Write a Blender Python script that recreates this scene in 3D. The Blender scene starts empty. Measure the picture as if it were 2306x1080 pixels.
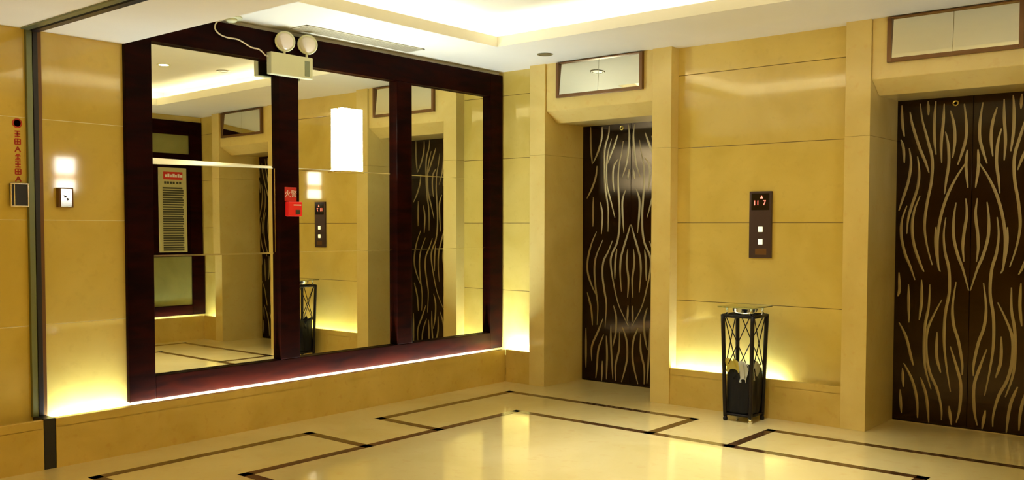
COVE = 27; UP = 48; UP2 = 250; UP3 = 80; LAN = 32; EXPO = 0.84; TRT = .06; BDY0, BDY1 = -.445, -.115
TILT = [[(-.0034, 0), (-.0015, -.0055), (-.0015, -.0055)], [(0, 0)] * 3, [(0, 0)] * 3]
SE = 96  # energy of the unseen corridor downlights added as warm fill for the lobby
DOWN = [(2.30, -.93, 0, 'unlit round downlight in the raised ceiling, seen in the left mirror'),
        (2.41, -1.45, 190, 'lit round downlight in the raised ceiling, seen in the left mirror'),
        (3.0, -6.6, SE, 'unseen corridor downlight added for fill, nearest the left wall'), (4.3, -4.2, SE, 'unseen corridor downlight added for fill, in front of the lobby opening'), (5.7, -5.0, SE, 'unseen corridor downlight added for fill, beside the camera'),
        (2.6, -8.0, 40, 'unseen corridor downlight added for fill, far back on the left'), (4.8, -7.2, SE, 'unseen corridor downlight added for fill, far back in the middle'), (6.8, -3.9, SE, 'unseen corridor downlight added for fill, far right')]
PATS = """
PAT1=[[(-0.281,2.082),(-0.286,1.989),(-0.323,1.877),(-0.367,1.796)],[(-0.394,2.089),(-0.393,1.933),(-0.376,1.786)],[(-0.212,2.088),(-0.218,2.016),(-0.254,1.905),(-0.257,1.739),(-0.246,1.574),(-0.22,1.428),(-0.218,1.231)],[(-0.187,1.983),(-0.223,1.872),(-0.237,1.759),(-0.231,1.604),(-0.189,1.469),(-0.151,1.345)],[(-0.128,2.011),(-0.156,1.941),(-0.198,1.85),(-0.228,1.78)],[(-0.076,1.957),(-0.094,1.856),(-0.117,1.755),(-0.123,1.632),(-0.115,1.509),(-0.106,1.365),(-0.11,1.242),(-0.131,1.139),(-0.18,1.045),(-0.189,0.962),(-0.159,0.808),(-0.109,0.639),(-0.016,0.475)],[(-0.029,2.086),(-0.019,1.994),(-0.028,1.883),(-0.045,1.772),(-0.086,1.662)],[(-0.124,1.816),(-0.166,1.757),(-0.174,1.654),(-0.159,1.551)],[(-0.02,1.731),(-0.032,1.65)],[(-0.049,1.569),(-0.079,1.488),(-0.078,1.365),(-0.064,1.222)],[(-0.329,1.768),(-0.341,1.68),(-0.378,1.587),(-0.429,1.504)],[(-0.365,1.514),(-0.367,1.273)],[(-0.295,1.471),(-0.275,1.366),(-0.283,1.21)],[(-0.004,1.288),(-0.028,1.212),(-0.075,1.078),(-0.093,1.006),(-0.097,0.893),(-0.084,0.749)],[(-0.331,1.231),(-0.382,1.125),(-0.417,0.998),(-0.416,0.892),(-0.376,0.788),(-0.315,0.686)],[(-0.268,1.163),(-0.324,1.053),(-0.345,0.979),(-0.349,0.884),(-0.334,0.748),(-0.314,0.623),(-0.32,0.464)],[(-0.174,1.159),(-0.217,1.065),(-0.259,0.992),(-0.271,0.887),(-0.25,0.752),(-0.23,0.638),(-0.241,0.449)],[(-0.131,1.092),(-0.145,0.986),(-0.148,0.847)],[(-0.027,1.094),(-0.036,0.978),(-0.018,0.852),(-0.025,0.703)],[(-0.02,0.64),(-0.026,0.512)],[(-0.159,0.632),(-0.133,0.537),(-0.138,0.408),(-0.163,0.299)],[(-0.262,0.518),(-0.313,0.406),(-0.372,0.282),(-0.371,0.161)],[(-0.254,0.389),(-0.305,0.265),(-0.318,0.134),(-0.33,0.023)],[(-0.184,0.47),(-0.183,0.341),(-0.172,0.18),(-0.161,0.03)],[(-0.1,0.422),(-0.102,0.283),(-0.136,0.151),(-0.135,0.022)],[(-0.075,0.466),(-0.031,0.353),(-0.029,0.193),(-0.078,0.017)],[(-0.421,0.727),(-0.38,0.598),(-0.366,0.457)],[(-0.228,0.38),(-0.22,0.229),(-0.225,0.023)],[(-0.266,0.171),(-0.271,0.007)],[(-0.432,0.431),(-0.43,0.101)]]
PAT2=[[(-0.434,2.067),(-0.43,1.96),(-0.415,1.863)],[(-0.436,1.843),(-0.419,1.788),(-0.412,1.691)],[(-0.382,2.021),(-0.365,1.934),(-0.321,1.794),(-0.278,1.686),(-0.257,1.621)],[(-0.319,2.069),(-0.304,1.962),(-0.266,1.822),(-0.238,1.705),(-0.241,1.568),(-0.266,1.421),(-0.278,1.283),(-0.261,1.155),(-0.226,1.029)],[(-0.271,2.081),(-0.267,1.991)],[(-0.223,2.077),(-0.23,1.967),(-0.228,1.841),(-0.216,1.736)],[(-0.173,2.057),(-0.176,1.943),(-0.186,1.807),(-0.181,1.682)],[(-0.162,1.879),(-0.144,1.795),(-0.138,1.68),(-0.151,1.576),(-0.161,1.482)],[(-0.135,2.012),(-0.111,1.917),(-0.105,1.813),(-0.117,1.71)],[(-0.054,2.047),(-0.04,1.933),(-0.04,1.83),(-0.062,1.739),(-0.085,1.667)],[(-0.031,1.758),(-0.036,1.655),(-0.022,1.52)],[(-0.032,1.686),(-0.093,1.585),(-0.144,1.471),(-0.181,1.335),(-0.198,1.188),(-0.19,1.029),(-0.175,0.988)],[(-0.383,1.786),(-0.37,1.689),(-0.384,1.572),(-0.418,1.455),(-0.441,1.38)],[(-0.33,1.73),(-0.318,1.634),(-0.326,1.528),(-0.36,1.411),(-0.381,1.326),(-0.388,1.229)],[(-0.31,1.474),(-0.344,1.379),(-0.355,1.272),(-0.34,1.154),(-0.296,1.027),(-0.275,0.984)],[(-0.391,1.412),(-0.421,1.315),(-0.421,1.207),(-0.396,1.099),(-0.363,1.019),(-0.331,0.929)],[(-0.09,1.429),(-0.102,1.325),(-0.1,1.21),(-0.073,1.095),(-0.043,1.013),(-0.004,0.874)],[(-0.034,1.454),(-0.025,1.355),(-0.039,1.241),(-0.045,1.148),(-0.036,1.055)],[(-0.149,1.335),(-0.16,1.23),(-0.15,1.115),(-0.125,1.01),(-0.119,0.863),(-0.141,0.715),(-0.144,0.54),(-0.128,0.388),(-0.1,0.221)],[(-0.208,1.274),(-0.206,1.151),(-0.184,0.998)],[(-0.08,0.926),(-0.098,0.773),(-0.089,0.652),(-0.058,0.548),(-0.034,0.413),(-0.033,0.337)],[(-0.107,0.513),(-0.069,0.394),(-0.039,0.276),(-0.043,0.123),(-0.062,0.028)],[(-0.238,0.904),(-0.242,0.765),(-0.262,0.64),(-0.267,0.5),(-0.257,0.361),(-0.218,0.225)],[(-0.163,0.808),(-0.212,0.705),(-0.25,0.594),(-0.251,0.455),(-0.227,0.333),(-0.181,0.229),(-0.153,0.109),(-0.151,0.032)],[(-0.29,0.933),(-0.287,0.794),(-0.3,0.669)],[(-0.371,0.899),(-0.364,0.649)],[(-0.433,0.975),(-0.428,0.865),(-0.438,0.817)],[(-0.427,0.645),(-0.38,0.553),(-0.348,0.43),(-0.331,0.369)],[(-0.392,0.379),(-0.337,0.274),(-0.305,0.152),(-0.298,0.028)],[(-0.399,0.347),(-0.392,0.221)],[(-0.285,0.296),(-0.246,0.175),(-0.228,0.006)],[(-0.188,0.599),(-0.188,0.445),(-0.161,0.339)],[(-0.412,0.203),(-0.401,0.046)],[(-0.107,0.13),(-0.09,0.009)]]
"""
import bpy, bmesh, math, random
from mathutils import Vector, Matrix
random.seed(7)
SC = bpy.context.scene
COL = SC.collection
# ------------------------------------------------------------------ materials
def mat(name, col, rough=.5, metal=0, spec=.5, emis=None, estr=0, coat=0, aniso=0):
    m = bpy.data.materials.new(name); m.use_nodes = True
    b = m.node_tree.nodes['Principled BSDF']
    b.inputs['Base Color'].default_value = (*col, 1)
    b.inputs['Roughness'].default_value = rough
    b.inputs['Metallic'].default_value = metal
    b.inputs['Specular IOR Level'].default_value = spec
    b.inputs['Coat Weight'].default_value = coat
    b.inputs['Anisotropic'].default_value = aniso
    if emis:
        b.inputs['Emission Color'].default_value = (*emis, 1)
        b.inputs['Emission Strength'].default_value = estr
    return m
def noisy(name, c1, c2, scale=2.0, rough=.12, spec=.5, detail=6, c3=None, metal=0, stretch=(1, 1, 1), bump=0, lo=.35, hi=.65, coat=0):
    m = mat(name, c1, rough, metal, spec, coat=coat)
    nt = m.node_tree; b = nt.nodes['Principled BSDF']
    tc = nt.nodes.new('ShaderNodeTexCoord'); mp = nt.nodes.new('ShaderNodeMapping')
    mp.inputs['Scale'].default_value = stretch
    nz = nt.nodes.new('ShaderNodeTexNoise'); nz.inputs['Scale'].default_value = scale; nz.inputs['Detail'].default_value = detail
    nz.inputs['Distortion'].default_value = .6
    cr = nt.nodes.new('ShaderNodeValToRGB')
    cr.color_ramp.elements[0].position = lo; cr.color_ramp.elements[0].color = (*c1, 1)
    cr.color_ramp.elements[1].position = hi; cr.color_ramp.elements[1].color = (*c2, 1)
    nt.links.new(tc.outputs['Object'], mp.inputs['Vector']); nt.links.new(mp.outputs['Vector'], nz.inputs['Vector'])
    nt.links.new(nz.outputs['Fac'], cr.inputs['Fac'])
    out = cr.outputs['Color']
    if c3:
        n2 = nt.nodes.new('ShaderNodeTexNoise'); n2.inputs['Scale'].default_value = scale * 9; n2.inputs['Detail'].default_value = 4
        nt.links.new(mp.outputs['Vector'], n2.inputs['Vector'])
        r2 = nt.nodes.new('ShaderNodeValToRGB'); r2.color_ramp.elements[0].position = .58; r2.color_ramp.elements[1].position = .72
        r2.color_ramp.elements[0].color = (0, 0, 0, 1); r2.color_ramp.elements[1].color = (.35, .35, .35, 1)
        mx = nt.nodes.new('ShaderNodeMixRGB'); mx.inputs['Color2'].default_value = (*c3, 1)
        nt.links.new(n2.outputs['Fac'], r2.inputs['Fac']); nt.links.new(r2.outputs['Color'], mx.inputs['Fac'])
        nt.links.new(out, mx.inputs['Color1']); out = mx.outputs['Color']
    nt.links.new(out, b.inputs['Base Color'])
    if bump:
        bp = nt.nodes.new('ShaderNodeBump'); bp.inputs['Strength'].default_value = bump; bp.inputs['Distance'].default_value = .01
        nt.links.new(nz.outputs['Fac'], bp.inputs['Height']); nt.links.new(bp.outputs['Normal'], b.inputs['Normal'])
    return m
def doormat():
    m = noisy('dark_brushed_steel', (.033, .023, .014), (.042, .030, .019), 1.5, .17, .5, stretch=(1, 1, 3), metal=1)
    nt = m.node_tree; b = nt.nodes['Principled BSDF']; b.inputs['Anisotropic'].default_value = .95
    c = nt.nodes.new('ShaderNodeCombineXYZ'); c.inputs[0].default_value = 1; nt.links.new(c.outputs[0], b.inputs['Tangent'])
    return m
M = dict(
 lit_joint=mat('uplit_joint_tone', (.80, .74, .48), .5),  # uplight catching the left wall joints is painted as this bright tone
 groove=mat('olive_joint_groove', (.20, .14, .04), .6),
 marble=noisy('cream_marble', (.61, .45, .10), (.71, .54, .145), 2.2, .055, .8, c3=(.57, .41, .10)),
 base=noisy('base_marble', (.57, .40, .09), (.67, .48, .13), 2.6, .22, .5, c3=(.50, .28, .07)),
 pillar=noisy('pillar_marble', (.66, .50, .16), (.74, .58, .21), 2.4, .16, .5, c3=(.66, .40, .12)),
 floor=noisy('floor_marble', (.68, .535, .20), (.77, .62, .27), 1.4, .085, .8, c3=(.66, .44, .16)),
 inlay=noisy('dark_brown_inlay_marble', (.055, .022, .006), (.10, .045, .014), 14, .15, .5),
 ceil=noisy('ceiling_paint', (.80, .775, .67), (.82, .795, .69), 3, .6, .2),
 wood=noisy('dark_red_wood', (.0055, .0012, .0011), (.017, .0022, .0011), 3.5, .36, .03, stretch=(1, 1, 5), detail=5),
 mirror=mat('mirror_glass', (.90, .88, .70), .0, 1),
 edge=mat('polished_glass_edge', (.95, .93, .75), .12, 1),
 door=doormat(),
 etch=mat('etched_bright_line', (.34, .28, .15), .42, .6),
 brass=mat('brass', (.62, .52, .14), .3, 1),
 darkgap=mat('dark_gap', (.006, .005, .004), .7),
 alu=mat('greenish_aluminium', (.20, .23, .13), .35, .7),
 black=mat('black_satin', (.010, .009, .012), .35),
 bag=mat('black_bin_liner', (.0025, .003, .006), .5, 0, .25),
 iron=mat('black_wrought_iron', (.006, .003, .003), .45, 0, .3),
 chrome=mat('chrome', (.82, .84, .80), .12, 1),
 brown=mat('brown_bronze_frame', (.16, .075, .022), .35, .4),
 housing=mat('cream_plastic_housing', (.72, .72, .47), .45),
 grille=mat('olive_grey_grille', (.22, .24, .13), .5),
 cable=mat('beige_cable', (.70, .62, .42), .5),
 red=mat('glowing_red_paint', (.62, .012, .008), .35, emis=(1, .02, .01), estr=.10),  # a faint glow is put into the red of the fire call point
 redsign=mat('red_sign_plate', (.55, .02, .012), .4),
 redink=mat('red_vinyl', (.50, .045, .02), .5),
 white=mat('white_print', (.85, .80, .72), .5),
 dk=mat('dark_print', (.05, .045, .02), .6),
 boardpaper=mat('olive_cream_board', (.52, .48, .22), .5),
 frost=noisy('frosted_olive_glass', (.20, .19, .055), (.27, .26, .085), 2, .35, .4),
 yellowbag=mat('yellow_plastic', (.65, .52, .08), .5),
 whitebag=mat('white_plastic', (.72, .70, .55), .5),
 panel=mat('brown_metal_call_panel', (.075, .045, .038), .38, .6),
 screen=mat('black_display', (.004, .003, .004), .12),
 ventm=mat('grey_beige_vent', (.48, .45, .33), .5),
 ledoff=mat('grey_downlight', (.16, .14, .08), .35, .5),
 glass=None, lens=mat('pearly_lens', (.92, .86, .80), .15, coat=.5),
)
def emat(name, col, s):
    m = mat(name, (.8, .8, .8), .6, emis=col, estr=s); return m
M['cove'] = emat('cove_led', (1, .93, .72), COVE)
M['up'] = emat('uplight_led', (.56, .76, 1), UP)
M['up2'] = emat('corner_uplight_led', (.64, .80, 1), UP2)
M['up3'] = emat('ledge_uplight_led', (.80, .94, 1), UP3)
M['lantern'] = emat('lit_frosted_shade', (.95, 1, .86), LAN)
M['olamp'] = emat('lit_opposite_shade', (1, .96, .84), 13)
M['sc1'] = emat('lit_sconce_shade', (1, .90, .70), 3.2)
M['sc2'] = emat('pink_lit_sconce_band', (1, .62, .42), 5)
M['bulb'] = emat('downlight_bulb', (1, .85, .55), 25)
M['rled'] = emat('red_led', (1, .05, .04), 2.5)
M['btn'] = emat('lit_button', (.85, .82, .45), .75)
g = bpy.data.materials.new('clear_glass'); g.use_nodes = True
gb = g.node_tree.nodes['Principled BSDF']; gb.inputs['Base Color'].default_value = (.75, .9, .72, 1)
gb.inputs['Transmission Weight'].default_value = 1; gb.inputs['Roughness'].default_value = .02; gb.inputs['IOR'].default_value = 1.45
M['glass'] = g
# ------------------------------------------------------------------ mesh helpers
class MB:
    def __init__(s): s.bm = bmesh.new(); s.mats = []
    def mi(s, m):
        if m not in s.mats: s.mats.append(m)
        return s.mats.index(m)
    def box(s, x0, x1, y0, y1, z0, z1, m='marble', bev=0, R=None):
        b = bmesh.new()
        vs = [b.verts.new((x, y, z)) for x in (min(x0, x1), max(x0, x1)) for y in (min(y0, y1), max(y0, y1)) for z in (min(z0, z1), max(z0, z1))]
        for f in ((0, 1, 3, 2), (4, 6, 7, 5), (0, 4, 5, 1), (2, 3, 7, 6), (0, 2, 6, 4), (1, 5, 7, 3)): b.faces.new([vs[i] for i in f])
        if bev: bmesh.ops.bevel(b, geom=b.edges[:], offset=bev, segments=2, affect='EDGES', profile=.6)
        return s.add(b, m, R)
    def add(s, b, m, R=None, smooth=False):
        if R is not None: bmesh.ops.transform(b, matrix=R, verts=b.verts)
        bmesh.ops.recalc_face_normals(b, faces=b.faces)
        mi = s.mi(m)
        mp = {}
        for v in b.verts: mp[v] = s.bm.verts.new(v.co)
        for f in b.faces:
            try:
                n = s.bm.faces.new([mp[v] for v in f.verts]); n.material_index = mi; n.smooth = smooth or f.smooth
            except ValueError: pass
        b.free(); return s
    def prism(s, pts, axis, a, c, m='marble', bev=0):
        # pts in the two other axes; extruded along axis from a to c
        b = bmesh.new()
        def P(p, t):
            l = list(p); l.insert(axis, t); return l
        A = [b.verts.new(P(p, a)) for p in pts]; B = [b.verts.new(P(p, c)) for p in pts]
        b.faces.new(A); b.faces.new(B[::-1]); n = len(pts)
        for i in range(n): b.faces.new((A[i], B[i], B[(i + 1) % n], A[(i + 1) % n]))
        if bev: bmesh.ops.bevel(b, geom=b.edges[:], offset=bev, segments=2, affect='EDGES')
        return s.add(b, m)
    def cyl(s, c, r, h, axis=(0, 0, 1), r2=None, n=24, m='chrome', cap=True):
        b = bmesh.new(); bmesh.ops.create_cone(b, cap_ends=cap, segments=n, radius1=r, radius2=r if r2 is None else r2, depth=h)
        for f in b.faces: f.smooth = len(f.verts) == 4
        q = Vector((0, 0, 1)).rotation_difference(Vector(axis).normalized()).to_matrix().to_4x4()
        return s.add(b, m, Matrix.Translation(c) @ q)
    def lathe(s, prof, c, axis=(0, 0, 1), n=32, m='chrome'):
        b = bmesh.new(); rings = []
        for r, z in prof: rings.append([b.verts.new((r * math.cos(2 * math.pi * i / n), r * math.sin(2 * math.pi * i / n), z)) for i in range(n)])
        for A, B in zip(rings, rings[1:]):
            for i in range(n):
                f = b.faces.new((A[i], A[(i + 1) % n], B[(i + 1) % n], B[i])); f.smooth = True
        b.faces.new(rings[0]); b.faces.new(rings[-1])
        bmesh.ops.remove_doubles(b, verts=b.verts, dist=1e-6)
        q = Vector((0, 0, 1)).rotation_difference(Vector(axis).normalized()).to_matrix().to_4x4()
        return s.add(b, m, Matrix.Translation(c) @ q)
    def tube(s, pts, r, n=8, m='cable', smooth=True, sub=6):
        P = [Vector(p) for p in pts]
        if smooth and len(P) > 2: P = cr(P, sub)
        b = bmesh.new(); rings = []; up = Vector((0.13, .21, 1)).normalized()
        for i, p in enumerate(P):
            t = (P[min(i + 1, len(P) - 1)] - P[max(i - 1, 0)]).normalized()
            a = t.cross(up); a = a.normalized() if a.length > 1e-4 else Vector((1, 0, 0)); c = t.cross(a).normalized()
            rings.append([b.verts.new(p + a * r * math.cos(2 * math.pi * k / n) + c * r * math.sin(2 * math.pi * k / n)) for k in range(n)])
        for A, B in zip(rings, rings[1:]):
            for k in range(n):
                f = b.faces.new((A[k], A[(k + 1) % n], B[(k + 1) % n], B[k])); f.smooth = True
        b.faces.new(rings[0]); b.faces.new(rings[-1][::-1])
        return s.add(b, m)
    def build(s, name, parent=None):
        me = bpy.data.meshes.new(name); s.bm.to_mesh(me); s.bm.free()
        for m in s.mats: me.materials.append(M[m])
        o = bpy.data.objects.new(name, me); COL.objects.link(o)
        if parent is not None:
            o_ = parent; L = Vector((0, 0, 0))
            while o_ is not None: L += Vector(o_.location); o_ = o_.parent
            o.parent = parent; me.transform(Matrix.Translation(-L))
        return o
def cr(P, sub=6):
    out = []
    for i in range(len(P) - 1):
        p0 = P[max(i - 1, 0)]; p1 = P[i]; p2 = P[i + 1]; p3 = P[min(i + 2, len(P) - 1)]
        for k in range(sub):
            t = k / sub
            out.append(.5 * ((2 * p1) + (p2 - p0) * t + (2 * p0 - 5 * p1 + 4 * p2 - p3) * t * t + (3 * p1 - p0 - 3 * p2 + p3) * t ** 3))
    out.append(P[-1]); return out
def struct(mb, name, parent=None, label=None):
    o = mb.build(name, parent)
    if parent is None: o['kind'] = 'structure'
    if label: o['label'] = label
    return o
def thing(name, label, cat, loc, group=None):
    o = bpy.data.objects.new(name, None); COL.objects.link(o); o.location = loc; o.empty_display_size = .05
    o['label'] = label; o['category'] = cat
    if group: o['group'] = group
    return o
def tag(o, label, cat, group=None):
    o['label'] = label; o['category'] = cat
    if group: o['group'] = group
    return o
def textmesh(s, txt, size, Mx, m, th=.001):
    cu = bpy.data.curves.new('t', 'FONT'); cu.body = txt; cu.size = size; cu.extrude = th; cu.align_x = 'CENTER'; cu.align_y = 'CENTER'
    cu.resolution_u = 2
    o = bpy.data.objects.new('t', cu); COL.objects.link(o)
    dg = bpy.context.evaluated_depsgraph_get(); dg.update()
    me = bpy.data.meshes.new_from_object(o.evaluated_get(dg))
    b = bmesh.new(); b.from_mesh(me); bpy.data.objects.remove(o); bpy.data.meshes.remove(me); bpy.data.curves.remove(cu)
    s.add(b, m, Mx)
# frames for things facing +X (on the left wall) and -Y (on the back wall): local x right, local y up
def onX(x, y, z): return Matrix.Translation((x, y, z)) @ Matrix(((0, 0, 1, 0), (1, 0, 0, 0), (0, 1, 0, 0), (0, 0, 0, 1)))
def onY(x, y, z): return Matrix.Translation((x, y, z)) @ Matrix(((1, 0, 0, 0), (0, 0, -1, 0), (0, 1, 0, 0), (0, 0, 0, 1)))
# ------------------------------------------------------------------ key dimensions (metres)
HB = .262; HC = 2.544; YD = .516; YR = .098; W = 4.21; XM = -.143; XP = -.13; HBM = 2.29
X1, X2, X3, X4, X5, X6, X7, X8 = .257, .409, 1.386, 1.542, 2.7826, 2.9385, 3.83, 3.965
JN = [.745, 1.30, 1.832, 2.348]
# ------------------------------------------------------------------ floor with inlaid dark lines
f = MB(); f.box(-.2, 9.2, .56, -9.2, -.1, 0, 'floor')
t = .0012; w = .03
def ln(x0, y0, x1, y1):
    f.box(min(x0, x1) - w, max(x0, x1) + w, min(y0, y1) - w, max(y0, y1) + w, -.004, t, 'inlay')
XA, XB, XC, XD = .345, .872, 3.545, 4.03; YA, YB, YC, YDD = -.345, -.90, -3.08, -3.60
GX0, GX1, GY0, GY1 = 1.935, 2.475, -1.675, -2.265
ln(XB, YB, XC, YB); ln(XB, YC, XC, YC); ln(XB, YB, XB, YC); ln(XC, YB, XC, YC)
for (x, xi, sx) in ((XA, XB, 1), (XD, XC, -1)):
    g = GX0 if sx > 0 else GX1
    ln(x, YA, x, GY0); ln(x, GY0, xi, GY0); ln(x, YA, g, YA); ln(g, YA, g, YB)
    ln(x, GY1, x, YDD); ln(x, GY1, xi, GY1); ln(x, YDD, g, YDD); ln(g, YDD, g, YC)
struct(f, 'floor')
# ------------------------------------------------------------------ elevator wall
def panels(mb, face, a0, a1, z0, z1, depth, m='marble', axis='y', gm='groove', gd=.006):
    zs = [z0] + [j for j in JN if z0 < j < z1] + [z1]
    for i in range(len(zs) - 1):
        lo = zs[i] + (.002 if i else 0); hi = zs[i + 1] - (.002 if i < len(zs) - 2 else 0)
        if axis == 'y': mb.box(a0, a1, face, face + depth, lo, hi, m, .0012)
        else: mb.box(face, face + depth, a0, a1, lo, hi, m, .0012)
    if axis == 'y': mb.box(a0, a1, face + gd * (1 if depth > 0 else -1), face + depth * .98, z0, z1, gm)
    else: mb.box(face + gd * (1 if depth > 0 else -1), face + depth * .98, a0, a1, z0, z1, gm)
wb = MB()
for a, b_ in ((-.55, X1), (X4, X5), (X8, 4.6)): panels(wb, YR, a, b_, HB - .06, HC + .02, .40)
wb.box(-.55, 4.6, YD + .05, YD + .15, 0, HC + .3, 'base')
struct(wb, 'wall_back')
tn = [0]
def trim(mb):
    tn[0] += 1; return struct(mb, 'trim_%d' % tn[0])
for a, b_ in ((X1, X2), (X3, X4), (X5, X6), (X7, X8)):
    p = MB(); p.box(a, b_, 0, YD + .05, 0, 1.8346, 'pillar', .001); p.box(a, b_, 0, YD + .05, 1.8354, HC + .01, 'pillar', .003); trim(p)
for k, (a, b_) in enumerate(((X2, X3), (X6, X7))):
    h = MB(); h.prism([(.018, HC + .01), (.018, 2.178), (.15, 2.092), (YD + .05, 2.096), (YD + .05, HC + .01)], 0, a + .001, b_ - .001, 'pillar', .002); trim(h)
# base boards under the recesses, with a trough behind the lip for the light strip
def base_y(x0, x1, led=None, lm='up'):
    b = MB(); b.box(x0, x1, .008, YR + .3, 0, HB - .045, 'base'); b.box(x0, x1, .008, .034, HB - .05, HB, 'base', .003)
    o = struct(b, 'baseboard_back')
    if led:
        l = MB(); l.box(led[0], led[1], .037, .060, HB - .045, HB - .030, lm); l.build('light_strip', o)['label'] = 'glowing strip in the trough'
base_y(0.002, X1 - .001, (.01, .25), 'up2'); base_y(X4 + .001, X5 - .001, (1.56, 2.36)); base_y(X8 + .001, W, (X8 + .02, W - .02))
# ------------------------------------------------------------------ left wall
wl = MB()
panels(wl, XP, -9.1, -3.18, HB - .06, HBM + .02, -.3, axis='x', gm='lit_joint', gd=.0012)
wl.box(-.6, XM - .012, -3.18, YR - .002, 0, 2.485, 'base')
wl.box(-.6, XM - .004, -3.18, YR - .002, 2.485, HC + .02, 'ceil')
struct(wl, 'wall_left')
for y0, y1 in ((-3.64, .006), (-9.1, -3.705)):
    b = MB(); b.box(XP - .1, 0, y0, y1, 0, HB - .045, 'base'); b.box(-.05 if y1 > -1 else -.026, 0, y0, y1, HB - .05, HB, 'base', .003)
    o = struct(b, 'baseboard_left')
    if y0 == -3.64:
        l = MB(); l.box(-.092, -.058, y0 + .5, y1 - .05, HB - .045, HB - .032, 'up3'); l.build('light_strip', o)['label'] = 'glowing strip in the trough'
        l = MB(); l.box(-.085, -.058, y0 + .02, -3.2, HB - .045, HB - .030, 'up'); l.build('light_strip', o)['label'] = 'glowing strip against the marble'
# partition post and header track
p = MB(); p.box(-.14, -.002, -3.702, -3.643, 0, HB + .003, 'black', .003); p.box(-.14, -.105, -3.680, -3.655, HB, HBM, 'black', .002)
p.box(-.14, -.11, -3.655, -3.635, HB, HBM, 'brown', .002); p.box(-.14, -.108, -3.712, -3.681, HB, HBM, 'alu', .003); trim(p)
p = MB(); p.box(-.105, 8.9, -3.69, -3.65, HBM - .012, HBM + .01, 'black', .002); p.box(-.105, 8.9, -3.74, -3.70, HBM - .008, HBM + .01, 'alu', .002); trim(p)
# ------------------------------------------------------------------ opposite wall (seen in the mirrors)
wr = MB(); panels(wr, W + .13, -1.62, YR - .002, HB - .06, HC + .3, .3, axis='x'); wr.box(W + .14, 9.2, -1.78, -1.62, 0, HC + .3, 'marble')
wr.box(9.05, 9.2, -9.1, -1.78, 0, HC + .3, 'base')
struct(wr, 'wall_right')
b = MB(); b.box(W, W + .25, -1.62, .006, 0, HB - .045, 'base'); b.box(W, W + .026, -1.62, .006, HB - .05, HB, 'base', .003)
o = struct(b, 'baseboard_right')
l = MB(); l.box(W + .055, W + .075, -1.6, -.06, HB - .045, HB - .033, 'up'); l.build('light_strip', o)['label'] = 'glowing strip in the trough'
wf = MB(); wf.box(-.6, 9.2, -9.2, -9.05, 0, HC + .3, 'base'); struct(wf, 'wall_front')
# ------------------------------------------------------------------ ceiling with cove tray
TX0, TX1, TY0, TY1 = .575, 3.75, -.765, -2.90; CW = .17; HU = 2.71
c = MB()
def ring(x0, x1, y0, y1, X0, X1_, Y0, Y1, z0, z1, m='ceil', bev=0):
    # material between inner rect (x0,x1,y0,y1) and outer rect
    c.box(X0, x0, Y0, Y1, z0, z1, m, bev); c.box(x1, X1_, Y0, Y1, z0, z1, m, bev)
    c.box(x0, x1, y0, Y0, z0, z1, m, bev); c.box(x0, x1, y1, Y1, z0, z1, m, bev)
ring(TX0 - .016, TX1 + .016, TY0 + .016, TY1 - .016, -.5, W + .3, YR + .45, -3.18, HC, HC + .02)
ring(TX0, TX1, TY0, TY1, TX0 - .015, TX1 + .015, TY0 + .015, TY1 - .015, HC, HC + .072)
ring(TX0 - CW, TX1 + CW, TY0 + CW, TY1 - CW, TX0 - CW - .03, TX1 + CW + .03, TY0 + CW + .03, TY1 - CW - .03, HC + .02, HU)
c.box(TX0 - CW - .03, TX1 + CW + .03, TY0 + CW + .03, TY1 - CW - .03, HU, HU + .03, 'ceil')
c.box(W + .3, 9.2, -1.7, -3.18, HC, HC + .02, 'ceil')
c.box(-.6, 9.2, -3.18, -9.2, HBM, HC + .1, 'ceil')
co = struct(c, 'ceiling')
for (x0, x1, y0, y1) in ((TX0 - .145, TX0 - .125, TY0, TY1), (TX1 + .125, TX1 + .145, TY0, TY1), (TX0 - .12, TX1 + .12, TY0 + .125, TY0 + .145), (TX0 - .12, TX1 + .12, TY1 - .145, TY1 - .125)):
    l = MB(); l.box(x0, x1, y0, y1, HC + .02, HC + .034, 'cove'); l.build('cove_light', co)['label'] = 'glowing cove strip'
# ------------------------------------------------------------------ elevator doors
exec(PATS)
def ribbon(mb, pts, y, m='etch', w0=.0035, w1=.0090):
    P = cr([Vector((x, 0, z)) for x, z in pts], 5) if len(pts) > 2 else [Vector((pts[0][0], 0, pts[0][1])).lerp(Vector((pts[1][0], 0, pts[1][1])), k / 6) for k in range(7)]
    L = len(P); b = bmesh.new(); ra = []; 
    for i, p in enumerate(P):
        t_ = (P[min(i + 1, L - 1)] - P[max(i - 1, 0)]).normalized(); n = Vector((t_.z, 0, -t_.x))
        s_ = min(1, min(i, L - 1 - i) / (L * .28)); ww = w0 + (w1 - w0) * s_
        ra.append([b.verts.new(p + n * ww + Vector((0, y, 0))), b.verts.new(p + Vector((0, y - .0012, 0))), b.verts.new(p - n * ww + Vector((0, y, 0)))])
    for A, B in zip(ra, ra[1:]):
        b.faces.new((A[0], A[1], B[1], B[0])); b.faces.new((A[1], A[2], B[2], B[1]))
    mi = mb.mi(m); mp = {v: mb.bm.verts.new(v.co) for v in b.verts}
    for f_ in b.faces:
        n_ = mb.bm.faces.new([mp[v] for v in f_.verts]); n_.material_index = mi
    b.free()
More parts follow.
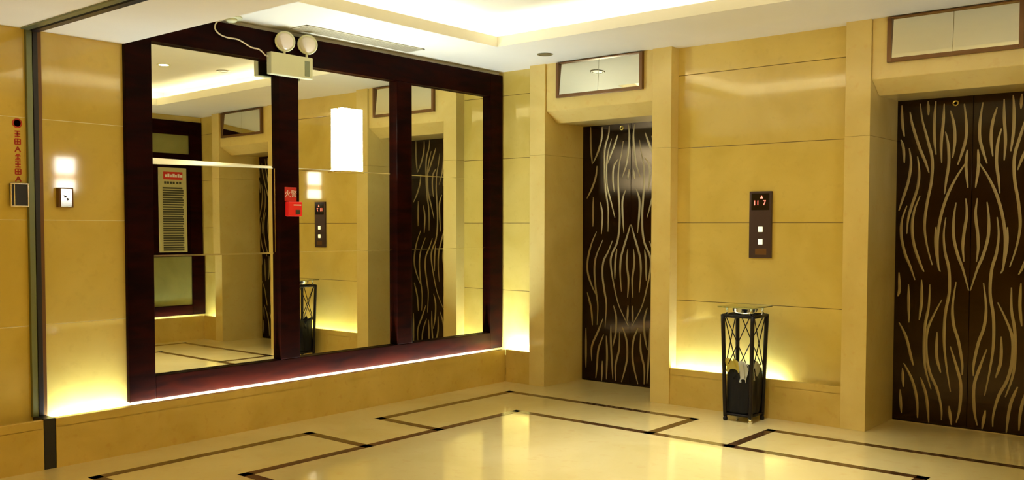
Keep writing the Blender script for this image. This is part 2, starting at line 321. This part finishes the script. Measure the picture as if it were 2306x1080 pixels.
def door(n, cx, a, b_, pat, ringx, ringz):
    root = bpy.data.objects.new('door_%d' % n, None); COL.objects.link(root); root.location = ((a + b_) / 2, YD, 0); root['kind'] = 'structure'
    for s in (-1, 1):
        p = MB(); x0, x1 = (a - .02, cx - .0015) if s < 0 else (cx + .0015, b_ + .02)
        p.box(x0, x1, YD, YD + .035, .004, 2.12, 'door', .001)
        for st in pat:
            pts = [(cx - s * x if s > 0 else cx + x, z) for x, z in st]
            pts = [(min(max(x, x0 + .003), x1 - .003), z) for x, z in pts if z < 2.118]
            if len(pts) > 1: ribbon(p, pts, YD - .0003)
        p.build('door_panel', root)
    k = MB(); k.lathe([(.010, 0), (.010, .003), (.016, .004), (.0185, .002), (.0185, 0)], (ringx, YD - .0005, ringz), (0, -1, 0), 24, 'brass'); k.build('keyhole_ring', root)
    k = MB(); k.box(a, b_, YD - .03, YD + .05, -.002, .003, 'chrome'); k.build('door_sill', root)
door(1, .880, X2, X3, PAT1, .789, 2.062); door(2, 3.398, X6, X7, PAT2, 3.293, 2.055)
# ------------------------------------------------------------------ transom mirrors
for k, (a, b_, lab) in enumerate(((.522, 1.304, 'brown framed mirror panel above the elevator nearest the corner'), (3.035, 3.780, 'brown framed mirror panel above the elevator at the right edge'))):
    r = thing('transom_mirror', lab, 'mirror', ((a + b_) / 2, .018, 2.27), 'transom mirrors')
    fr = MB(); w_ = .026; z0, z1 = 2.268, 2.538
    fr.box(a, a + w_, -.010, .0175, z0, z1, 'brown', .002); fr.box(b_ - w_, b_, -.010, .0175, z0, z1, 'brown', .002); fr.box(a + w_, b_ - w_, -.010, .0175, z0, z0 + .024, 'brown', .002); fr.box(a + w_, b_ - w_, -.010, .0175, z1 - .008, z1, 'brown', .002)
    fr.build('frame', r); m_ = (a + b_) / 2
    for x0, x1 in ((a + w_, m_ - .001), (m_ + .001, b_ - w_)):
        q = MB(); q.box(x0, x1, .000, .005, z0 + .020, z1 - .004, 'mirror', .001, Matrix.Translation((0, -.004, z0 + .02)) @ Matrix.Rotation(-TRT, 4, 'X') @ Matrix.Translation((0, 0, -z0 - .02))); q.build('mirror_pane', r)
# ------------------------------------------------------------------ framed wall mirror
r = thing('wall_mirror', 'large wall mirror in a dark red wooden frame with three bays', 'mirror', (-.12, -1.55, .27))
FX0, FX1 = XM, -.10; ST = ((-3.18, -3.02), (-2.14, -1.985), (-1.103, -.952), (-.066, .088))
for i, (y0, y1) in enumerate(ST):
    s = MB(); s.box(FX0 - .01, FX1, y0, y1, .2645 if i in (0, 3) else .40, 2.513 if i in (0, 3) else 2.33, 'wood', .004); s.build('stile', r)
for z0, z1 in ((.2645, .40), (2.33, 2.513)):
    for y0, y1 in ((-3.02, -.066),):
        s = MB(); s.box(FX0 - .01, FX1, y0 + .001, y1 - .001, z0, z1, 'wood', .004); s.build('rail', r)
bays = ((-3.02, -2.14), (-1.985, -1.103), (-.952, -.066)); ZJ = (.40, 1.098, 1.655, 2.33)
for bi, (y0, y1) in enumerate(bays):
    if bi == 0:
        q = MB(); q.box(XM - .001, XM + .003, -2.150, -2.1415, 1.10, 1.66, 'edge', .001); q.build('bevelled_edge', r)['label'] = 'bright vertical glass edge'
    for k in range(3):
        q = MB(); z0, z1 = ZJ[k] + .001, ZJ[k + 1] - .001
        cy, cz = (y0 + y1) / 2, (z0 + z1) / 2
        R = Matrix.Translation((XM, cy, cz)) @ Matrix.Rotation(TILT[bi][k][0], 4, 'Z') @ Matrix.Rotation(TILT[bi][k][1], 4, 'Y') @ Matrix.Translation((-XM, -cy, -cz))
        q.box(XM - .006, XM, y0 + .001, y1 - .001, z0, z1, 'mirror', .0015, R); q.build('mirror_pane', r)
    for k in (1, 2):
        q = MB(); h0, h1 = ((.003, .003), (.004, .004))[k - 1] if bi else ((.007, .007), (.026, .011))[k - 1]
        b = bmesh.new(); z = ZJ[k]
        tl = .010 if bi == 0 and k == 2 else .002
        A = [b.verts.new((XM + .0035 + tl * .5, y0 + .002, z - h0)), b.verts.new((XM + .0035 + tl * .5, y1 - .002, z - h1)), b.verts.new((XM + .0035, y1 - .002, z + h1 * .4)), b.verts.new((XM + .0035, y0 + .002, z + h0 * .4))]
        B = [b.verts.new((XM, v.co.y, v.co.z)) for v in A]
        b.faces.new(A); b.faces.new(B[::-1])
        for i in range(4): b.faces.new((A[i], B[i], B[(i + 1) % 4], A[(i + 1) % 4]))
        q.add(b, 'edge'); q.build('bevelled_joint', r)['label'] = 'bright bevelled joint between panes'
# ------------------------------------------------------------------ opposite frame with directory board
r = thing('framed_panel', 'dark wooden frame with olive frosted panes on the opposite wall, seen in the left mirror', 'panel', (W + .11, -.7, .27))
s = MB(); s.box(W + .10, W + .129, -.066, .088, .272, 2.485, 'wood', .004); s.build('stile', r)
s = MB(); s.box(W + .10, W + .129, -1.6, -1.45, .272, 2.485, 'wood', .004); s.build('stile', r)
for z0, z1 in ((.272, .385), (2.33, 2.485)):
    s = MB(); s.box(W + .10, W + .129, -1.449, -.067, z0, z1, 'wood', .004); s.build('rail', r)
s = MB(); s.box(W + .108, W + .129, -1.449, -.067, .93, 2.12, 'wood', .003); s.build('middle_panel', r)
for z0, z1 in ((.386, .929), (2.121, 2.329)):
    s = MB(); s.box(W + .116, W + .126, -1.449, -.067, z0, z1, 'frost', .001); s.build('frosted_pane', r)
r = thing('directory_board', 'cream directory board with a red header, seen in the left mirror', 'notice board', (W + .1, -.42, 1.03))
BY0, BY1, BZ0, BZ1 = BDY0, BDY1, 1.03, 1.96; BX = W + .085
s = MB(); s.box(BX, W + .107, BY0, BY1, BZ0, BZ1, 'boardpaper', .003); s.build('board', r)
s = MB(); s.box(BX - .003, BX - .0005, BY0 + .05, BY1 - .05, BZ1 - .13, BZ1 - .045, 'redsign')
for i in range(7):
    y = BY0 + .07 + i * .03; s.box(BX - .005, BX - .003, y, y + (.022 if i % 3 else .026), BZ1 - .105, BZ1 - .075 + .008 * (i % 2), 'white')
s.build('header_plate', r)['label'] = 'red header plate with pale lettering'
s = MB()
for i in range(6):
    y = BY0 + .06 + i * .034 + (.01 if i > 3 else 0); s.box(BX - .002, BX, y, y + .024, BZ1 - .178, BZ1 - .152, 'dk')
for i in range(27):
    z = BZ1 - .215 - i * .0262; s.box(BX - .002, BX, BY0 + .04, BY1 - .04 - (.0 if i % 4 else .012), z - .017, z, 'dk')
s.build('listing', r)['label'] = 'rows of small dark text'
# ------------------------------------------------------------------ lantern on the mirror
r = thing('wall_lamp', 'glowing white box lamp mounted on the mirror', 'lamp', (XM, -1.54, 1.65))
s = MB(); s.box(XM + .001, XM + .014, -1.615, -1.462, 1.665, 2.07, 'brown', .002); s.build('mounting_plate', r)
s = MB(); s.box(XM + .014, XM + .060, -1.632, -1.447, 1.655, 2.085, 'lantern', .006); s.build('lamp_shade', r)
s = MB(); s.box(XM + .014, XM + .058, -1.4465, -1.443, 1.79, 1.92, 'brown', .001); s.build('end_bracket', r)
s = MB(); s.box(XM + .001, XM + .066, -1.655, -1.44, 1.640, 1.6545, 'edge', .002); s.build('glass_shelf', r)
OY = -1.47
r = thing('wall_lamp', 'glowing white box lamp on the opposite dark frame, seen only as a blurred reflection', 'lamp', (W + .10, OY, 1.62))
s = MB(); s.box(W + .086, W + .0995, OY - .075, OY + .075, 1.63, 1.94, 'brown', .002); s.build('mounting_plate', r)
s = MB(); s.box(W + .046, W + .086, OY - .09, OY + .09, 1.795, 1.95, 'olamp', .005); s.box(W + .046, W + .086, OY - .09, OY + .09, 1.62, 1.725, 'olamp', .005); s.build('lamp_shade', r)
s = MB(); s.box(W + .048, W + .086, OY - .088, OY + .088, 1.7255, 1.7945, 'sc2', .002); s.build('shade_band', r)['label'] = 'pinkish band around the shade'
# ------------------------------------------------------------------ sconce on left marble
r = thing('chrome_plate', 'small chrome wall plate with dark arrow marks on the left marble panel', 'switch', (XP, -3.52, 1.365))
s = MB(); s.box(XP - .0005, XP + .03, -3.562, -3.482, 1.368, 1.474, 'brown', .003); s.box(XP + .03, XP + .034, -3.552, -3.492, 1.372, 1.468, 'chrome', .0015)
for dy, dz, a in ((-.006, .008, 0), (.008, -.006, 1)):
    s.prism([(-3.522 + dy - .009, 1.42 + dz + .007), (-3.522 + dy + .009, 1.42 + dz), (-3.522 + dy - .003, 1.42 + dz - .010)], 0, XP + .034, XP + .0355, 'black')
s.build('plate', r)
# ------------------------------------------------------------------ switch plate and red lettering left of the post
r = thing('switch_plate', 'small dark box with chrome rim on the wall left of the post', 'switch', (XP, -3.755, 1.37))
s = MB(); s.box(XP - .0005, XP + .018, -3.80, -3.713, 1.37, 1.488, 'black', .002); s.build('plate', r)
s = MB()
for (y0, y1, z0, z1) in ((-3.802, -3.796, 1.368, 1.490), (-3.717, -3.711, 1.368, 1.490), (-3.796, -3.717, 1.484, 1.490), (-3.796, -3.717, 1.368, 1.374), (-3.785, -3.780, 1.374, 1.484)): s.box(XP + .012, XP + .022, y0, y1, z0, z1, 'chrome', .001)
s.build('rim', r)
GL = [[(0, .5, 1, .5), (.5, 0, .5, 1), (0, 1, 1, 1), (0, 0, 1, 0)], [(0, 0, 0, 1), (1, 0, 1, 1), (0, 1, 1, 1), (0, 0, 1, 0), (0, .5, 1, .5), (.5, 0, .5, 1)], [(.5, 1, 0, 0), (.5, 1, 1, 0), (.2, .45, .8, .45)],
      [(0, .75, 1, .75), (.5, .75, .5, 0), (.1, .3, .9, .3), (0, 0, 1, 0), (.2, 1, .8, 1)]]
r = thing('wall_lettering', 'column of red characters on the marble left of the post', 'sign', (XP, -3.755, 1.5))
for i, zc in enumerate((1.745, 1.705, 1.665, 1.625, 1.588, 1.550, 1.512)):
    h = .027; y0 = -3.768; x = XP + .001; s = MB()
    for (u0, v0, u1, v1) in GL[i % 4]:
        a = Vector((0, y0 + u0 * h, zc - h / 2 + v0 * h)); b2 = Vector((0, y0 + u1 * h, zc - h / 2 + v1 * h)); d = (b2 - a).normalized(); n = Vector((0, -d.z, d.y)) * .0032
        s.prism([((a + n).y, (a + n).z), ((b2 + n).y, (b2 + n).z), ((b2 - n).y, (b2 - n).z), ((a - n).y, (a - n).z)], 0, x, x + .001, 'redink')
    s.build('character', r)
s = MB(); s.lathe([(.018, 0), (.018, .001), (.025, .001), (.025, 0)], (XP + .001, -3.755, 1.80), (1, 0, 0), 20, 'redink'); s.build('round_mark', r)
# ------------------------------------------------------------------ fire call point
r = thing('fire_alarm', 'red fire sign and call point on the mirror frame upright', 'fire alarm', (-.1, -2.05, 1.33))
s = MB(); s.box(-.0995, -.094, -2.104, -2.012, 1.432, 1.525, 'redsign', .001); textmesh(s, '火警', .048, onX(-.0935, -2.058, 1.480), 'white', .0005); s.build('sign_plate', r)['label'] = 'red plate with white characters'
s = MB(); s.box(-.0995, -.062, -2.100, -1.990, 1.334, 1.430, 'red', .006); s.build('call_point', r)
s = MB(); s.box(-.0625, -.0605, -2.045, -2.010, 1.348, 1.378, 'dk', .001); s.box(-.0625, -.0605, -2.06, -2.0, 1.405, 1.412, 'white'); s.build('press_button', r)
# ------------------------------------------------------------------ emergency light
r = thing('emergency_light', 'cream twin-head emergency light on the mirror frame', 'emergency light', (-.098, -2.07, 2.24))
s = MB(); s.box(-.0995, -.05, -2.235, -1.905, 2.238, 2.378, 'housing', .006); s.build('housing', r)
s = MB(); s.box(-.051, -.047, -1.972, -1.932, 2.252, 2.352, 'grille', .002)
s.build('indicator_panel', r)
for y, z in ((-2.128, 2.455), (-1.950, 2.462)):
    ax = Vector((.62, -.70, -.30)).normalized(); c0 = Vector((-.045, y, z)) - ax * .02
    h = MB(); h.lathe([(.0, -.03), (.026, -.03), (.048, -.012), (.061, .02), (.066, .034), (.062, .039), (.056, .034)], c0, ax, 32, 'housing'); ho = h.build('lamp_head', r)
    h = MB(); h.lathe([(.0, .046), (.022, .044), (.042, .039), (.057, .032), (.057, .026), (0, .022)], c0, ax, 32, 'lens'); lo = h.build('lens', ho)
    h = MB(); h.tube([(c0.x, y, 2.376), (c0.x, y, 2.395), (c0.x, y, z - .045)], .008, 8, 'housing'); h.build('bracket', ho)
s = MB(); s.tube([(-.082, -2.255, 2.352), (-.085, -2.30, 2.383), (-.085, -2.36, 2.388), (-.085, -2.45, 2.421), (-.085, -2.53, 2.422), (-.085, -2.585, 2.435), (-.085, -2.615, 2.465), (-.083, -2.60, 2.505), (-.06, -2.56, 2.524)], .0045, 8, 'cable')
s.tube([(-.082, -2.255, 2.352), (-.080, -2.236, 2.35)], .0045, 8, 'cable')
tag(s.build('power_cable'), 'beige cable from ceiling socket to emergency light', 'cable')
s = MB(); s.cyl((-.055, -2.52, HC - .007), .065, .012, n=32, m='housing'); s.lathe([(.036, 0), (.034, -.012), (.022, -.020), (.0, -.021)], (-.055, -2.52, HC - .013), (0, 0, 1), 24, 'housing')
tag(s.build('ceiling_socket'), 'small round cream ceiling socket above the mirror frame', 'socket')
# ------------------------------------------------------------------ ceiling vent and downlights
r = thing('ceiling_vent', 'long narrow air vent in the white ceiling beside the mirror', 'vent', (.035, -1.57, HC))
s = MB(); vx0, vx1, vy0, vy1 = -.045, .125, -2.09, -1.04
for (a, b_, c_, d_) in ((vx0, vx0 + .012, vy0, vy1), (vx1 - .012, vx1, vy0, vy1), (vx0, vx1, vy0, vy0 + .012), (vx0, vx1, vy1 - .012, vy1)): s.box(a, b_, c_, d_, HC - .006, HC, 'ventm', .001)
s.build('frame', r)
s = MB()
for i in range(9):
    x = vx0 + .02 + i * .0165; s.prism([(x - .006, HC - .001), (x - .004, HC - .001), (x + .007, HC - .006), (x + .005, HC - .006)], 1, vy0 + .012, vy1 - .012, 'ventm') if False else s.box(x - .005, x + .005, vy0 + .012, vy1 - .012, HC - .004, HC - .001, 'ventm')
s.box(vx0 + .01, vx1 - .01, vy0 + .01, vy1 - .01, HC - .0012, HC + .001, 'dk'); s.build('slats', r)
def downlight(x, y, z, on, lab, grp):
    r = thing('downlight', lab, 'ceiling light', (x, y, z), grp)
    s = MB(); s.lathe([(.040, .0), (.040, -.004), (.056, -.006), (.060, -.003), (.060, 0)], (x, y, z), (0, 0, 1), 32, 'ledoff' if not on else 'housing'); s.build('ring', r)
    s = MB(); s.cyl((x, y, z - .002), .042, .003, n=24, m='bulb' if on else 'ledoff'); s.build('bulb', r)
    if on:
        L = bpy.data.lights.new('downlight', 'SPOT'); L.energy = on; L.color = (1, .90, .48) if z < 2.5 else (.90, .96, 1); L.spot_size = 2.5 if z < 2.5 else 1.25; L.spot_blend = .8 if z < 2.5 else 1; L.shadow_soft_size = .04
        o = bpy.data.objects.new('lamp_beam', L); COL.objects.link(o); o.parent = r; o.location = (0, 0, -.012)
G = 'ceiling downlights'
downlight(.665, -.33, HC, 0, 'unlit round downlight in the low ceiling by the corner', G)
for (x, y, on, lab) in DOWN: downlight(x, y, HU if -3 < y and x < 3.9 and on != 'h' else HBM, on, lab, G)
# ------------------------------------------------------------------ call panel
r = thing('call_panel', 'tall brown elevator call panel with red display and two buttons', 'call panel', (2.19, YR, 1.06))
s = MB(); s.box(2.108, 2.268, YR - .018, YR + .0005, 1.062, 1.512, 'panel', .003); s.build('plate', r)
s = MB(); s.box(2.124, 2.252, YR - .0205, YR - .018, 1.385, 1.497, 'screen', .001); so = s.build('display', r)
s = MB(); textmesh(s, '11', .046, onY(2.160, YR - .0208, 1.432), 'rled', .0003); s.build('floor_number', so)['label'] = 'glowing red 11'
s = MB(); textmesh(s, '7', .046, onY(2.218, YR - .0208, 1.432), 'rled', .0003); s.build('floor_number', so)['label'] = 'glowing red digit'
s = MB(); s.prism([(2.188, 1.463), (2.208, 1.463), (2.198, 1.484)], 1, YR - .0215, YR - .0206, 'rled'); s.build('direction_arrow', so)
for z in (1.256, 1.172):
    s = MB(); s.box(2.176, 2.208, YR - .024, YR - .018, z - .018, z + .018, 'btn', .003); s.build('button', r)
s = MB(); s.box(2.155, 2.235, YR - .0188, YR - .018, 1.085, 1.125, 'brown', .0005); s.build('name_plate', r)
# ------------------------------------------------------------------ ashtray bin
BXc, BYc = 2.200, -.155
r = thing('ashtray_bin', 'black wrought-iron bin stand with glass top and liner beside the call panel recess', 'bin', (BXc, BYc, 0))
a0, a1, H = .088, .105, .700
cs = ((-1, -1), (1, -1), (1, 1), (-1, 1))
def at(cx_, cy_, z): q = a0 + (a1 - a0) * z / H; return Vector((BXc + cx_ * q, BYc + cy_ * q, z))
for cx_, cy_ in cs:
    s = MB(); s.tube([at(cx_, cy_, .03), at(cx_, cy_, .3), at(cx_, cy_, H)], .0135, 6, 'iron'); s.build('post', r)
    s = MB(); p_ = at(cx_, cy_, 0); s.lathe([(0, .0), (.013, .0), (.016, .015), (.010, .032), (0, .034)], (p_.x, p_.y, 0), (0, 0, 1), 12, 'chrome' if cx_ * cy_ < 0 else 'iron'); s.build('foot', r)
for i in range(4):
    A, B = cs[i], cs[(i + 1) % 4]
    s = MB(); s.tube([at(*A, H - .008), at(*B, H - .008)], .0125, 6, 'iron'); s.build('top_bar', r)
    s = MB(); s.tube([at(*A, .045), at(*B, .045)], .009, 6, 'iron'); s.build('bottom_bar', r)
    s = MB()
    m0 = at(*A, .36); m1 = at(*B, .36); t0 = at(*A, H - .01); t1 = at(*B, H - .01)
    s.tube([m0.lerp(m1, .12), t0.lerp(t1, .9)], .0035, 6, 'iron'); s.tube([m0.lerp(m1, .88), t0.lerp(t1, .1)], .0035, 6, 'iron')
    s.build('cross_brace', r)
s = MB(); s.box(BXc - .078, BXc + .078, BYc - .078, BYc + .078, .036, .044, 'chrome', .002); s.build('base_plate', r)
# liner: crumpled black bag
b = bmesh.new(); N = 48; rings = []
for j in range(15):
    tt = j / 14; z = .05 + tt * .31; q = .080 + .018 * tt
    rg = []
    for i in range(N):
        a = 2 * math.pi * i / N; ca, sa = math.cos(a), math.sin(a); k = (abs(ca) ** 6 + abs(sa) ** 6) ** (-1 / 6)
        rr = min(q * 1.09, .092) * k * (1 + .035 * math.sin(9 * a + 3 * tt) + .03 * math.sin(17 * a - 5 * tt)); 
        zz = z + (.022 * math.sin(5 * a + 1) + .014 * math.sin(11 * a) if j > 11 else 0)
        rg.append(b.verts.new((BXc + rr * ca, BYc + rr * sa, zz)))
    rings.append(rg)
for A, B in zip(rings, rings[1:]):
    for i in range(N):
        f_ = b.faces.new((A[i], A[(i + 1) % N], B[(i + 1) % N], B[i])); f_.smooth = True
b.faces.new(rings[0]); cv = b.verts.new((BXc, BYc, .33))
for i in range(N): b.faces.new((rings[-1][i], rings[-1][(i + 1) % N], cv))
s = MB(); s.add(b, 'bag'); s.build('bin_liner', r)
def flap(pts, z0, z1, m, name, lab):
    b = bmesh.new(); n = 14; g_ = []
    for i in range(n):
        u = i / (n - 1); p0 = Vector(pts[0]).lerp(Vector(pts[1]), u); row = []
        for j in range(6):
            v = j / 5; z = z0 + (z1 - z0) * v + .012 * math.sin(7 * u + 4) * (1 - v) + .010 * math.sin(13 * u) * v
            row.append(b.verts.new((p0.x + .008 * math.sin(11 * u + 5 * v), p0.y + .010 * math.cos(9 * u + 3 * v) * v - .012 * (1 - v), z)))
        g_.append(row)
    for A, B in zip(g_, g_[1:]):
        for j in range(5):
            f_ = b.faces.new((A[j], B[j], B[j + 1], A[j + 1])); f_.smooth = True
    bmesh.ops.solidify(b, geom=b.faces[:], thickness=.003)
    s = MB(); s.add(b, m); o = s.build(name, r); o['label'] = lab
flap(((BXc - .085, BYc - .092), (BXc + .02, BYc - .092)), .335, .405, 'yellowbag', 'bag_fold', 'crumpled yellow plastic')
flap(((BXc + .015, BYc - .094), (BXc + .070, BYc - .094)), .275, .395, 'whitebag', 'bag_fold', 'crumpled white plastic hanging over the liner')
flap(((BXc + .094, BYc - .05), (BXc + .094, BYc + .03)), .29, .39, 'whitebag', 'bag_fold', 'crumpled white plastic hanging over the liner')
s = MB(); s.box(BXc - .132, BXc + .132, BYc - .132, BYc + .132, .747, .755, 'glass', .002); s.build('glass_top', r)
s = MB(); s.lathe([(0, .0), (.05, .001), (.076, .014), (.084, .034), (.092, .037), (.092, .042), (.080, .042), (.070, .020), (0, .012)], (BXc, BYc, .703), (0, 0, 1), 40, 'chrome'); s.build('ash_bowl', r)
for cx_, cy_ in cs:
    s = MB(); s.cyl((BXc + cx_ * .085, BYc + cy_ * .085, .721), .008, .050, n=12, m='chrome'); s.build('standoff', r)
# ------------------------------------------------------------------ light and camera
wd = bpy.data.worlds.new('world'); wd.use_nodes = True; SC.world = wd
wd.node_tree.nodes['Background'].inputs[0].default_value = (1, .85, .55, 1); wd.node_tree.nodes['Background'].inputs[1].default_value = .0
cd = bpy.data.cameras.new('camera'); cam = bpy.data.objects.new('camera', cd); COL.objects.link(cam); SC.camera = cam
F = 2122.7307; cd.sensor_fit = 'HORIZONTAL'; cd.sensor_width = 36; cd.lens = F / 2306 * 36; cd.clip_start = .05
cd.shift_y = 56.2563 / 2306
cam.location = (4.981, -5.8791, 1.2703)
yaw, pitch, roll = .6953, -.0406, .0020
fw = Vector((-math.sin(yaw) * math.cos(pitch), math.cos(yaw) * math.cos(pitch), math.sin(pitch)))
rt = Vector((math.cos(yaw), math.sin(yaw), 0)); up = rt.cross(fw)
r2 = rt * math.cos(roll) + up * math.sin(roll); u2 = -rt * math.sin(roll) + up * math.cos(roll)
cam.rotation_euler = Matrix((r2, u2, -fw)).transposed().to_euler()
SC.view_settings.view_transform = 'Standard'; SC.view_settings.look = 'None'; SC.view_settings.gamma = 1; SC.view_settings.use_curve_mapping = False
SC.view_settings.exposure = EXPO
SC.cycles.max_bounces = 12; SC.cycles.diffuse_bounces = 6; SC.cycles.glossy_bounces = 6; SC.cycles.transmission_bounces = 6
SC.cycles.use_denoising = True; SC.cycles.sample_clamp_indirect = 4; SC.cycles.caustics_reflective = False; SC.cycles.caustics_refractive = False
